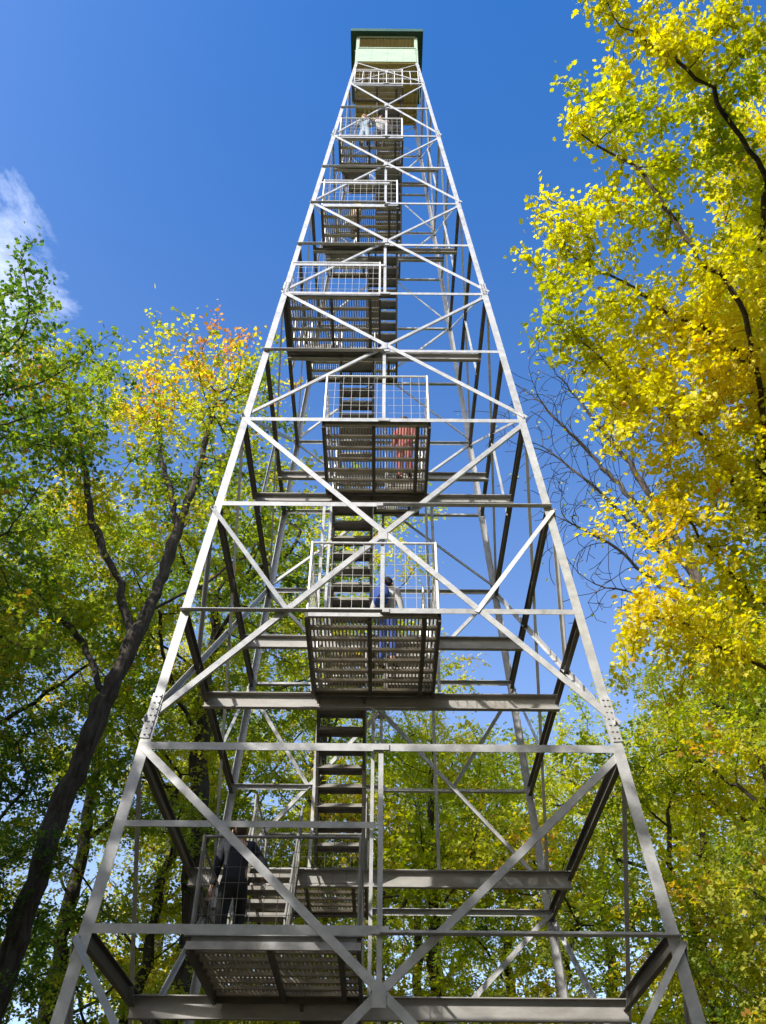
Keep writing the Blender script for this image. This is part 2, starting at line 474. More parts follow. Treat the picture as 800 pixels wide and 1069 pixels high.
# stairwell hanger posts beside the flights
for (xp, yp, i0, i1) in ((-0.15, YF - 0.14, 1, 3), (0.9, YB + 0.02, 2, 4), (-1.14, YB + 0.02, 2, 4), (-1.14, YF - 0.14, 3, 5), (0.9, YF - 0.14, 3, 5), (0.9, YB + 0.02, 4, 6), (-1.14, YB + 0.02, 4, 6)):
    m = MB()
    m.angle((xp, yp, Z(i0) - 0.02), (xp, yp, Z(i1) - 0.3), (1, 0, 0), (0, 1, 0), 0.05, 0.05, 0.006)
    m.build('post', STEEL, tower)

# the cab
def build_cab():
    w = 1.06; z = Z(14)
    cab = MB()
    # floor boards on joists
    nb = 14
    for j in range(nb):
        x0 = -w + 2 * w * j / nb
        cab.box(x0 + 0.004, x0 + 2 * w / nb - 0.004, -w, w, z - 0.03, z)
    cb = cab.build('cab', WOOD, tower)
    m = MB()
    for j in range(7):
        y = -w + 0.03 + (2 * w - 0.06) * j / 6
        m.box(-w + 0.005, w - 0.005, y - 0.025, y + 0.025, z - 0.14, z - 0.032)
    m.build('floor_joists', WOOD, cb)
    hw = 1.1
    for n, t in FACES:
        m = MB()
        c = n * (w + 0.012)
        a = c - t * (w - 0.06) ; b = c + t * (w - 0.06)
        q = Vector((0, 0, 1))
        m.bar(a + q * (z + hw / 2 - 0.04), b + q * (z + hw / 2 - 0.04), q, n, hw, 0.022)
        m.bar(a + q * (z + hw - 0.02), b + q * (z + hw - 0.02), q, n, 0.05, 0.07)
        m.bar(a + q * (z - 0.06), b + q * (z - 0.06), q, n, 0.06, 0.035)
        for s in (-0.55, 0.0, 0.55):
            m.bar(c + t * s + q * (z + 0.0) + n * 0.013, c + t * s + q * (z + hw - 0.05) + n * 0.013, t, n, 0.03, 0.006)
        m.build('wall', GREEN_WALL, cb)
        m = MB()
        m.bar(a + q * (z + 2.12), b + q * (z + 2.12), q, n, 0.07, 0.06)
        m.build('window_header', GREEN_WALL, cb)
    for sx in (-1, 1):
        for sy in (-1, 1):
            m = MB(); m.box(sx * (w - 0.045) - 0.055, sx * (w - 0.045) + 0.055, sy * (w - 0.045) - 0.055, sy * (w - 0.045) + 0.055, z - 0.1, z + 2.16)
            m.build('corner_post', GREEN_WALL, cb)
    r = MB(); e = w + 0.2; zt = z + 2.17
    r.box(-e, e, -e, e, zt, zt + 0.035)
    for n, t in FACES:
        c = n * (e + 0.012)
        r.bar(c - t * (e + 0.02) + Vector((0, 0, zt + 0.05)), c + t * (e + 0.02) + Vector((0, 0, zt + 0.05)), (0, 0, 1), n, 0.22, 0.022)
    r.add([(-e, -e, zt + 0.15), (e, -e, zt + 0.15), (e, e, zt + 0.15), (-e, e, zt + 0.15), (0, 0, zt + 0.75)], [(0, 1, 4), (1, 2, 4), (2, 3, 4), (3, 0, 4)])
    rf = r.build('roof', GREEN_ROOF, cb)
    m = MB()
    for j in range(12):
        x0 = -w + 0.06 + (2 * w - 0.12) * j / 12
        m.box(x0, x0 + 0.06, -w + 0.05, w - 0.05, zt - 0.08, zt - 0.004)
    m.build('ceiling_joists', WOOD, rf)
    m = MB()
    for j in range(16):
        x0 = -w + 0.05 + (2 * w - 0.1) * j / 16
        m.box(x0 + 0.004, x0 + (2 * w - 0.1) / 16 - 0.004, -w + 0.04, w - 0.04, zt - 0.104, zt - 0.082)
    m.build('ceiling_boards', TAN_WOOD, rf)
    # grid of rails and a post in the open bay right under the cab
    m = MB()
    for j in range(9):
        x = -1.08 + 2.16 * j / 8
        y = -W(13.3) + 0.03
        m.tube((x * 0.98, y, Z(13) + 0.06), (x * 0.95, y, Z(13) + 1.15), 0.013, 6)
    for h in (0.55, 1.15):
        m.tube((-1.09, -W(13.3) + 0.03, Z(13) + h), (1.09, -W(13.3) + 0.03, Z(13) + h), 0.016, 6)
    m.build('railing', PIPE, tower)
build_cab()

# ------------------------------------------------------------------ people
def skin_mesh(name, chains, mat, parent, sub=2):
    """chains: list of [(point, radius), ...]; points shared by position join up"""
    vs, rs, es, idx = [], [], [], {}
    for ch in chains:
        prev = None
        for p, r in ch:
            k = tuple(round(c, 4) for c in p)
            if k not in idx:
                idx[k] = len(vs); vs.append(p); rs.append(r)
            if prev is not None: es.append((prev, idx[k]))
            prev = idx[k]
    me = bpy.data.meshes.new(name); me.from_pydata(vs, es, [])
    o = bpy.data.objects.new(name, me); COL.objects.link(o)
    mod = o.modifiers.new('skin', 'SKIN'); mod.use_smooth_shade = True
    for j, d in enumerate(me.skin_vertices[0].data):
        r = rs[j]
        d.radius = r if isinstance(r, tuple) else (r, r)
        d.use_root = (j == 0)
    s = o.modifiers.new('sub', 'SUBSURF'); s.levels = sub; s.render_levels = sub
    bpy.context.view_layer.update()
    dg = bpy.context.evaluated_depsgraph_get()
    m2 = bpy.data.meshes.new_from_object(o.evaluated_get(dg))
    o.modifiers.clear(); o.data = m2; m2.name = name
    m2.materials.clear(); m2.materials.append(mat); m2.shade_smooth()
    if parent: o.parent = parent
    return o

def blob(m, c, r, n=10):
    vs, fs = [], []
    for j in range(n + 1):
        th = math.pi * j / n
        for k in range(2 * n):
            ph = math.pi * k / n
            vs.append((c[0] + r[0] * math.sin(th) * math.cos(ph), c[1] + r[1] * math.sin(th) * math.sin(ph), c[2] + r[2] * math.cos(th)))
    for j in range(n):
        for k in range(2 * n):
            fs.append((j * 2 * n + k, j * 2 * n + (k + 1) % (2 * n), (j + 1) * 2 * n + (k + 1) % (2 * n), (j + 1) * 2 * n + k))
    m.add(vs, fs)

def person(loc, rz, label, top, legs, hair, l_hand=(-0.27, 0.08, 0.80), r_hand=(0.27, 0.08, 0.80), step=0.0, lean=0.0, scale=1.0, pack=None, fingers=True):
    """faces +Y; hands given in body space"""
    root = empty('person', loc, label, 'person', 'people on the tower', rz)
    root.scale = (scale,) * 3
    V = Vector
    pel = V((0, 0, 0.95)); sp = V((0, lean * 0.3, 1.14)); ch = V((0, lean * 0.7, 1.34)); nk = V((0, lean, 1.47)); hd = V((0, lean + 0.025, 1.60)); tp = V((0, lean + 0.03, 1.70))
    body = [[(pel, (0.13, 0.10)), (sp, (0.125, 0.095)), (ch, (0.145, 0.10)), (nk, 0.055), (V((0, lean + 0.012, 1.53)), 0.06), (hd, (0.075, 0.092)), (tp, (0.055, 0.07))]]
    tops = [[(pel - V((0, 0, 0.10)), (0.165, 0.13)), (pel + V((0, 0, 0.05)), (0.165, 0.125)), (sp, (0.155, 0.12)), (ch, (0.172, 0.125)), (V((0, lean * 0.95, 1.455)), (0.075, 0.07))]]
    pants = [[(V((0, 0, 1.06)), (0.148, 0.115)), (pel - V((0, 0, 0.05)), (0.155, 0.12))]]
    shoes = []
    for sd, hand in ((-1, l_hand), (1, r_hand)):
        sh = V((sd * 0.175, lean * 0.85, 1.40)); h = V(hand)
        mid = (sh + h) / 2
        dist_ = (h - sh).length
        bend = math.sqrt(max(0.0, 0.29 ** 2 - (dist_ / 2) ** 2)) + 0.01
        el = mid + V((sd * 0.45, -0.6, -0.6)).normalized() * bend
        wr = h - (h - el).normalized() * 0.07
        body.append([(ch, (0.145, 0.10)), (sh, 0.055), (el, 0.042), (wr, 0.028), (h, (0.042, 0.02))])
        tops.append([(ch, (0.172, 0.125)), (sh, 0.075), (el, 0.056), (wr - (wr - el) * 0.12, 0.044)])
        kz = step if sd > 0 else 0.0
        hip = V((sd * 0.095, 0, 0.88)); kn = V((sd * 0.10, 0.03 + kz * 0.9, 0.50 + kz * 0.65)); an = V((sd * 0.105, -0.02 + kz * 0.55, 0.09 + kz)); to = V((sd * 0.115, 0.13 + kz * 0.55, 0.035 + kz))
        body.append([(pel, (0.13, 0.10)), (hip, 0.085), (kn, 0.055), (an, 0.04), (to, (0.04, 0.028))])
        pants.append([(pel - V((0, 0, 0.05)), (0.155, 0.12)), (hip - V((0, 0, 0.03)), 0.105), (kn, 0.075), (an + V((0, 0, 0.02)), 0.062)])
        shoes.append([(an + V((0, -0.05, -0.045)), (0.045, 0.04)), (an + V((0, 0.03, -0.04)), (0.046, 0.045)), (to + V((0, 0.02, 0)), (0.045, 0.033))])
        if fingers:
            ax = (h - wr).normalized(); side = V((0, 0, 1)).cross(ax).normalized() if abs(ax.z) < 0.9 else V((1, 0, 0))
            dn = ax.cross(side).normalized()
            if dn.z > 0: dn = -dn
            for q, ln in ((-0.03, 0.062), (-0.01, 0.075), (0.01, 0.07), (0.03, 0.055)):
                b0 = h + side * q
                body.append([(h, (0.042, 0.02)), (b0 + ax * 0.025, 0.009), (b0 + ax * (0.025 + ln * 0.5), 0.0085), (b0 + ax * (0.03 + ln * 0.65) + dn * ln * 0.5, 0.007)])
            body.append([(h, (0.042, 0.02)), (h - side * sd * 0.045 + ax * 0.0, 0.011), (h - side * sd * 0.06 + ax * 0.04 + dn * 0.02, 0.009)])
    skin_mesh('body', body, SKIN, root)
    skin_mesh('shirt', tops, top, root)
    skin_mesh('trousers', pants, legs, root)
    for s in shoes: skin_mesh('shoe', [s], cloth('shoe', (0.03, 0.03, 0.032)), root)
    m = MB()
    blob(m, hd + V((0, -0.018, 0.045)), (0.092, 0.105, 0.09))
    blob(m, hd + V((0, -0.05, -0.02)), (0.085, 0.07, 0.085))
    m.build('hair', hair, root, smooth=True)
    m = MB()
    blob(m, hd + V((0, 0.105, -0.035)), (0.014, 0.022, 0.024), 6)
    for sd in (-1, 1): blob(m, hd + V((sd * 0.09, 0.0, -0.02)), (0.012, 0.024, 0.034), 6)
    m.build('nose_and_ears', SKIN, root, smooth=True)
    e = MB()
    for sd in (-1, 1): blob(e, hd + V((sd * 0.034, 0.088, 0.0)), (0.013, 0.01, 0.009), 6)
    e.build('eyes', cloth('eye', (0.05, 0.04, 0.035)), root, smooth=True)
    m = MB(); blob(m, hd + V((0, 0.09, -0.072)), (0.025, 0.012, 0.008), 6); m.build('mouth', cloth('lip', (0.35, 0.14, 0.12)), root, smooth=True)
    if pack:
        m = MB(); blob(m, (0, lean - 0.21, 1.22), (0.15, 0.10, 0.24)); m.build('backpack', pack, root, smooth=True)
    return root

NAVY = cloth('navy_cloth', (0.012, 0.014, 0.022)); BLACK = cloth('black_cloth', (0.010, 0.010, 0.012))
WHITE = cloth('white_cloth', (0.42, 0.41, 0.40)); BLUE = cloth('blue_cloth', (0.02, 0.06, 0.26)); RED = cloth('red_cloth', (0.30, 0.075, 0.07))
TAN = cloth('tan_cloth', (0.38, 0.27, 0.15)); PALE = cloth('pale_blue_cloth', (0.26, 0.33, 0.40))
H_BROWN = cloth('brown_hair', (0.055, 0.03, 0.016)); H_BLOND = cloth('blond_hair', (0.42, 0.27, 0.10)); H_DARK = cloth('dark_hair', (0.014, 0.011, 0.010))
ZD = 0.035
person((-1.84, D - 1.7, Z(1) + ZD), 0.12, 'person in dark clothes on the lowest landing, starting up the stairs with a hand out', NAVY, BLACK, H_BROWN,
       r_hand=(0.36, 0.34, 1.12), step=0.24, lean=0.07, scale=1.05)
person((0.08, D - 1.35, Z(3) + ZD), -0.5, 'person in a white shirt and blue trousers on the landing above the long stair', WHITE, BLUE, H_DARK,
       l_hand=(-0.25, 0.28, 1.05), pack=BLUE, fingers=False)
person((0.42, D - 1.0, Z(5) + ZD), 2.6, 'person in red clothes seen through the grating of the middle landing', RED, RED, H_BROWN, fingers=False)
person((-0.78, D - 0.95, Z(9) + ZD), 2.3, 'person in brown clothes seen through the grating of the fourth landing from the top', TAN, cloth('brown_cloth', (0.10, 0.05, 0.03)), H_BROWN, fingers=False)
person((-0.62, D - W(11) + 0.3, Z(11) + ZD), 2.9, 'blond person in a pale blue top leaning on the rail high on the tower', PALE, PALE, H_BLOND, l_hand=(-0.2, 0.3, 1.15), r_hand=(0.2, 0.3, 1.15), lean=0.12, scale=0.95, fingers=False)
person((-0.18, D - W(11) + 0.34, Z(11) + ZD), 3.3, 'dark haired person in a white top beside a blond person high on the tower', WHITE, NAVY, H_DARK, l_hand=(-0.2, 0.3, 1.15), r_hand=(0.2, 0.3, 1.15), lean=0.1, scale=0.98, fingers=False)

# ------------------------------------------------------------------ trees
def sample_crown(rng, blobs, n, clumps, flat=0.6, spread=0.75):
    """clustered attraction points in a union of ellipsoids (cx,cy,cz, rx,ry,rz)"""
    vol = np.array([b[3] * b[4] * b[5] for b in blobs]); pr = vol / vol.sum()
    cs = []
    for _ in range(clumps):
        b = blobs[rng.choice(len(blobs), p=pr)]
        d = rng.normal(size=3); d /= np.linalg.norm(d)
        r = rng.uniform(0.25, 1.0) ** (1 / 2.2)
        cs.append([b[0] + d[0] * r * b[3], b[1] + d[1] * r * b[4], b[2] + d[2] * r * b[5]])
    cs = np.array(cs)
    k = rng.integers(0, len(cs), n)
    sd = spread * rng.uniform(0.6, 1.3, len(cs))[k][:, None]
    return cs[k] + rng.normal(size=(n, 3)) * sd * np.array([1, 1, flat])

def grow(rng, paths, att, step=0.33, infl=5.0, kill=0.5, iters=160, sag=0.0, wig=1.0, keepdir=0.0):
    """space colonisation from given trunk and limb paths"""
    pos, par = [], []
    def add(p, q): pos.append(np.array(p, float)); par.append(q); return len(pos) - 1
    for path in paths:
        pts = [np.array(p, float) for p in path]
        if pos:
            dd = np.linalg.norm(np.array(pos) - pts[0], axis=1); cur = int(dd.argmin())
        else:
            cur = add(pts[0], -1)
        for a, b in zip(pts[:-1], pts[1:]):
            k = max(1, int(round(np.linalg.norm(b - a) / step)))
            ph = rng.uniform(0, 6.28, 3); fq = rng.uniform(0.7, 1.2, 3) * math.pi / max(1, k) * max(1.0, round(k * step / 1.4))
            for j in range(1, k + 1):
                w = rng.normal(size=3) * 0.02 + 0.10 * wig * (np.sin(fq * j + ph) - np.sin(ph)) * math.sin(math.pi * j / k)
                cur = add(a + (b - a) * j / k + w, cur)
    att = att.copy()
    P_ = np.array(pos)
    d2 = ((att[:, None, :] - P_[None]) ** 2).sum(-1)
    near = d2.argmin(1); nd = d2[np.arange(len(att)), near]
    for it in range(iters):
        act = nd < infl * infl
        if not act.any(): break
        ids = near[act]; P_ = np.array(pos)
        dv = att[act] - P_[ids]; dv /= np.linalg.norm(dv, axis=1)[:, None] + 1e-9
        u, inv = np.unique(ids, return_inverse=True)
        acc = np.zeros((len(u), 3)); np.add.at(acc, inv, dv)
        acc += rng.normal(size=acc.shape) * 0.12 * min(1.0, wig * 1.5) * np.linalg.norm(acc, axis=1)[:, None] + np.array([0, 0, -sag])
        acc /= np.linalg.norm(acc, axis=1)[:, None] + 1e-9
        if keepdir > 0:
            pu = np.array(par)[u]; ok = pu >= 0
            dd = np.zeros_like(acc); dd[ok] = P_[u[ok]] - P_[pu[ok]]; dd /= np.linalg.norm(dd, axis=1)[:, None] + 1e-9
            acc = acc + dd * keepdir; acc /= np.linalg.norm(acc, axis=1)[:, None] + 1e-9
        new = P_[u] + acc * step
        far = ((new[:, None, :] - P_[None]) ** 2).sum(-1).min(1) > (0.45 * step) ** 2
        if not far.any(): break
        new, u = new[far], u[far]
        b = len(pos)
        for p, q in zip(new, u): pos.append(p); par.append(int(q))
        e2 = ((att[:, None, :] - new[None]) ** 2).sum(-1)
        m = e2.argmin(1); e = e2[np.arange(len(att)), m]
        up = e < nd
        near[up] = m[up] + b; nd[up] = e[up]
        keep = nd > kill * kill
        att, near, nd = att[keep], near[keep], nd[keep]
        if len(att) == 0: break
    return np.array(pos), np.array(par)

def radii(par, base, tip=0.006, ex=1.9):
    n = len(par); a = np.zeros(n); kids = np.bincount(par[par >= 0], minlength=n)
    for i in range(n - 1, -1, -1):
        if kids[i] == 0: a[i] += tip ** ex
        if par[i] >= 0: a[par[i]] += a[i]
    return np.maximum(base * (a / a[0]) ** 0.6, tip * 0.8), kids

def wood_mesh(name, pos, par, rad, mat, rmin=0.0, flare=0):
    n = len(pos)
    best = {}
    for i in range(n):
        p = par[i]
        if p >= 0 and (p not in best or rad[i] > rad[best[p]]): best[p] = i
    main = np.zeros(n, bool)
    for p, i in best.items(): main[i] = True
    ch = np.array([i for i in range(n) if par[i] >= 0 and rad[i] >= rmin])
    pa = par[ch]
    d = pos[ch] - pos[pa]; d /= np.linalg.norm(d, axis=1)[:, None] + 1e-9
    dn = np.zeros((n, 3)); dn[ch] = d
    dp = np.where(((par[pa] >= 0) & main[ch])[:, None], dn[pa], d)
    dp = np.where((np.linalg.norm(dp, axis=1) < 0.5)[:, None], d, dp)
    ra = np.where(main[ch], rad[pa], np.minimum(rad[ch] * 1.25, rad[pa]))
    rb = rad[ch]
    ref = np.array([0.31, 0.83, 0.12]); ref /= np.linalg.norm(ref)
    def ring(c, dr, r, k):
        u = np.cross(dr, ref); u /= np.linalg.norm(u, axis=1)[:, None] + 1e-9
        v = np.cross(dr, u)
        an = np.arange(k) * 2 * math.pi / k
        if k == 9: r = r[:, None] * (1 + 0.09 * np.sin(an[None] * 2 + c[:, 2:3] * 3.1) + 0.06 * np.sin(an[None] * 5 + c[:, 2:3] * 9.0 + c[:, 0:1] * 7))
        else: r = np.repeat(r[:, None], k, 1)
        return c[:, None, :] + (u[:, None, :] * np.cos(an)[None, :, None] + v[:, None, :] * np.sin(an)[None, :, None]) * r[:, :, None]
    V_, F_, base = [], [], 0
    for k, sel in ((9, rb > 0.06), (5, (rb <= 0.06) & (rb > 0.016)), (3, rb <= 0.016)):
        if not sel.any(): continue
        A = ring(pos[pa][sel], dp[sel], ra[sel], k); B = ring(pos[ch][sel], d[sel], rb[sel], k)
        m = sel.sum()
        V_.append(np.concatenate([A, B], 1).reshape(-1, 3))
        o = base + np.arange(m)[:, None] * 2 * k
        i = np.arange(k); j = (i + 1) % k
        F_.append(np.stack([o + i, o + j, o + k + j, o + k + i], -1).reshape(-1, 4))
        base += m * 2 * k
    V_ = np.concatenate(V_); F_ = np.concatenate(F_)
    me = bpy.data.meshes.new(name)
    me.vertices.add(len(V_)); me.vertices.foreach_set('co', V_.astype(np.float32).ravel())
    me.loops.add(F_.size); me.loops.foreach_set('vertex_index', F_.astype(np.int32).ravel())
    me.polygons.add(len(F_)); me.polygons.foreach_set('loop_start', (np.arange(len(F_)) * 4).astype(np.int32))
    me.polygons.foreach_set('loop_total', np.full(len(F_), 4, np.int32))
    me.update(calc_edges=True); me.materials.append(mat); me.shade_smooth()
    return me

# leaf outlines (x across, y along), folded on the midrib: a lobed one for near trees and a plain one for far trees
LOBED_V = np.array([(0, 0, 0), (0, 0.45, -0.02), (0, 1.0, -0.10), (0.20, 0.12, 0.06), (0.42, 0.38, 0.10), (0.20, 0.45, 0.05), (0.40, 0.74, 0.06), (0.14, 0.76, 0.0),
                    (-0.20, 0.12, 0.06), (-0.42, 0.38, 0.10), (-0.20, 0.45, 0.05), (-0.40, 0.74, 0.06), (-0.14, 0.76, 0.0)])
LOBED_T = np.array([(0, 3, 1), (3, 4, 5), (3, 5, 1), (1, 5, 7), (5, 6, 7), (1, 7, 2), (0, 1, 8), (8, 10, 9), (8, 1, 10), (1, 12, 10), (10, 12, 11), (1, 2, 12)])
PLAIN_V = np.array([(0, 0, 0), (0, 0.52, -0.02), (0, 1.0, -0.10), (0.38, 0.30, 0.10), (0.27, 0.72, 0.05), (-0.38, 0.30, 0.10), (-0.27, 0.72, 0.05)])
PLAIN_T = np.array([(0, 3, 1), (1, 4, 2), (0, 1, 5), (1, 2, 6)])

def leaf_mesh(name, rng, pos, par, rad, kids, mat, per=6, size=0.13, rtip=0.02, spread=0.22, lobed=True, droop=0.25, hue_lo=0.0, hue_hi=1.0, huefield=None, lift=0.0):
    tw = np.where((rad < rtip) & (par >= 0))[0]
    cnt = rng.poisson(per, len(tw)) + np.where(kids[tw] == 0, int(per * 0.8), 0)
    ids = np.repeat(tw, cnt); n = len(ids)
    d = pos[ids] - pos[par[ids]]; d /= np.linalg.norm(d, axis=1)[:, None] + 1e-9
    c = pos[ids] - d * rng.uniform(0, 0.33, (n, 1)) + rng.normal(size=(n, 3)) * spread * np.array([1, 1, 0.75]) * rng.uniform(0.3, 1.2, (n, 1)) + np.array([0, 0, lift])
    # leaf axis spreads outwards from the twig and droops a little
    y = d * 0.5 + rng.normal(size=(n, 3)) * np.array([0.7, 0.7, 0.45]) + np.array([0, 0, -droop]); y /= np.linalg.norm(y, axis=1)[:, None]
    up = np.array([0, 0, 1.0]) + rng.normal(size=(n, 3)) * 0.55
    x = np.cross(y, up); x /= np.linalg.norm(x, axis=1)[:, None] + 1e-9
    z = np.cross(x, y)
    T, F = (LOBED_V, LOBED_T) if lobed else (PLAIN_V, PLAIN_T)
    s = size * rng.uniform(0.55, 1.3, n)
    wd = rng.uniform(0.8, 1.15, n)
    V_ = c[:, None, :] + s[:, None, None] * (T[None, :, 0:1] * wd[:, None, None] * x[:, None, :] + T[None, :, 1:2] * y[:, None, :] + T[None, :, 2:3] * rng.uniform(-0.6, 1.6, (n, 1, 1)) * z[:, None, :])
    k = len(T)
    F_ = (np.arange(n)[:, None, None] * k + F[None]).reshape(-1, 3)
    # hue: patches by twig plus each leaf's own
    ph = rng.uniform(0, 6.28, 6)
    patch = 0.48 + 0.3 * np.sin(c[:, 0] * 1.1 + ph[0] + 0.8 * np.sin(c[:, 2] * 0.9 + ph[3])) * np.sin(c[:, 2] * 1.3 + ph[1]) + 0.2 * np.sin(c[:, 1] * 1.5 + ph[2] + c[:, 0])
    hue = np.clip(patch + rng.normal(size=n) * 0.085, 0, 1) * (hue_hi - hue_lo) + hue_lo
    if huefield is not None: hue = np.clip(hue + huefield(c), 0, 1)
    hue = np.where(rng.uniform(size=n) < 0.006, 1.0, hue)
    me = bpy.data.meshes.new(name)
    V_ = V_.reshape(-1, 3).astype(np.float32)
    me.vertices.add(len(V_)); me.vertices.foreach_set('co', V_.ravel())
    me.loops.add(F_.size); me.loops.foreach_set('vertex_index', F_.astype(np.int32).ravel())
    me.polygons.add(len(F_)); me.polygons.foreach_set('loop_start', (np.arange(len(F_)) * 3).astype(np.int32))
    me.polygons.foreach_set('loop_total', np.full(len(F_), 3, np.int32))
    me.update(calc_edges=True)
    at = me.attributes.new('hue', 'FLOAT', 'POINT'); at.data.foreach_set('value', np.repeat(hue, k).astype(np.float32))
    me.materials.append(mat)
    return me, n

NLEAF = 0
def tree(name, label, cat, seed, paths, blobs, n_att, clumps, base, leaf, bark=BARK, per=6, size=0.13, lobed=True, kill=0.5, step=0.33, infl=5.0, group=None, spread=0.22, csp=0.75, flat=0.6, rtip=0.02, hue=(0, 1), huefield=None, loc=None, wig=1.0, tip=0.006, lift=0.0, keepdir=0.0):
    global NLEAF
    rng = np.random.default_rng(seed)
    org = np.array(paths[0][0])
    att = sample_crown(rng, blobs, n_att, clumps, flat=flat, spread=csp)
    pos, par = grow(rng, paths, att, step=step, infl=infl, kill=kill, wig=wig, keepdir=keepdir)
    pos = pos - org
    rad, kids = radii(par, base, tip)
    root = empty(name, tuple(org) if loc is None else loc, label, cat, group)
    tm = wood_mesh('trunk', pos, par, rad, bark)
    link(bpy.data.objects.new('trunk', tm), root)
    if per > 0:
        hf = (lambda c: huefield(c + org)) if huefield else None
        lm, n = leaf_mesh('crown', rng, pos, par, rad, kids, leaf, per, size, rtip, spread, lobed, hue_lo=hue[0], hue_hi=hue[1], huefield=hf, lift=lift)
        link(bpy.data.objects.new('crown', lm), root)
        NLEAF += n
        print('TREE', name, 'nodes', len(pos), 'leaves', n)
    return root

# the leaning oak on the left
tree('oak_tree', 'tall oak with a dark forked trunk leaning towards the tower, left of it', 'tree', 11,
     [[(-6.25, 15.8, 0), (-6.1, 15.6, 3), (-5.95, 15.5, 5.8), (-5.8, 15.5, 8.1), (-5.45, 15.5, 10.3), (-5.05, 15.5, 12.3), (-4.8, 15.5, 14.2), (-4.55, 15.6, 17), (-4.5, 15.7, 20)],
      [(-5.15, 15.5, 11.9), (-5.7, 15.4, 13.3), (-6.6, 15.2, 14.8), (-7.3, 15.0, 17), (-7.9, 14.9, 18.5)],
      [(-5.0, 15.5, 12.6), (-4.0, 15.8, 13.6), (-3.1, 16.4, 15.0)],
      [(-5.4, 15.5, 10.4), (-6.3, 15.8, 12.0), (-7.6, 16.0, 13.4)],
      [(-4.75, 15.5, 15), (-5.6, 15.8, 17.5), (-6.0, 16, 19.5)]],
     [(-5.3, 15.8, 19.7, 2.3, 2.4, 2.3), (-7.6, 15.4, 17.3, 2.2, 2.4, 2.4), (-3.9, 16.3, 16.4, 1.7, 2.0, 2.0), (-7.8, 15.9, 13.2, 2.0, 2, 1.8), (-4.3, 16.2, 20.2, 1.3, 1.6, 1.7)],
     3000, 85, 0.195, LF_OAK, wig=0.2, lift=0.05, per=10, size=0.115, kill=0.36, step=0.28, spread=0.15, csp=0.55, flat=0.45, huefield=lambda c: np.clip((c[:, 2] - 18) / 20, -0.1, 0.12) + 0.45 * np.exp(-((c[:, 0] + 4.1) ** 2 + (c[:, 2] - 20.6) ** 2) / 0.9) + 0.3 * np.exp(-((c[:, 0] + 7.0) ** 2 + (c[:, 2] - 15) ** 2) / 1.2))

# the dense green oak at the left edge, nearer
tree('oak_tree', 'dense dark green oak cut by the left edge, nearer than the leaning oak', 'tree', 23,
     [[(-9.4, 12.5, 0), (-9.2, 12.4, 6), (-8.8, 12.3, 11), (-8.6, 12.3, 16)], [(-9.0, 12.3, 9), (-7.6, 12.2, 10.6), (-6.8, 12.2, 12)]],
     [(-9.5, 12.2, 17.6, 2.0, 2.4, 2.4), (-7.3, 12.0, 15.6, 1.5, 2.0, 1.7), (-8.6, 12.4, 12.6, 2.0, 2.2, 1.8), (-7.3, 12.4, 9.6, 1.6, 1.8, 1.5)],
     2400, 75, 0.22, LF_GREEN, wig=0.3, lift=0.05, per=12, size=0.11, kill=0.36, step=0.28, spread=0.15, csp=0.55, flat=0.45, huefield=lambda c: 0.06 + 0 * c[:, 2])

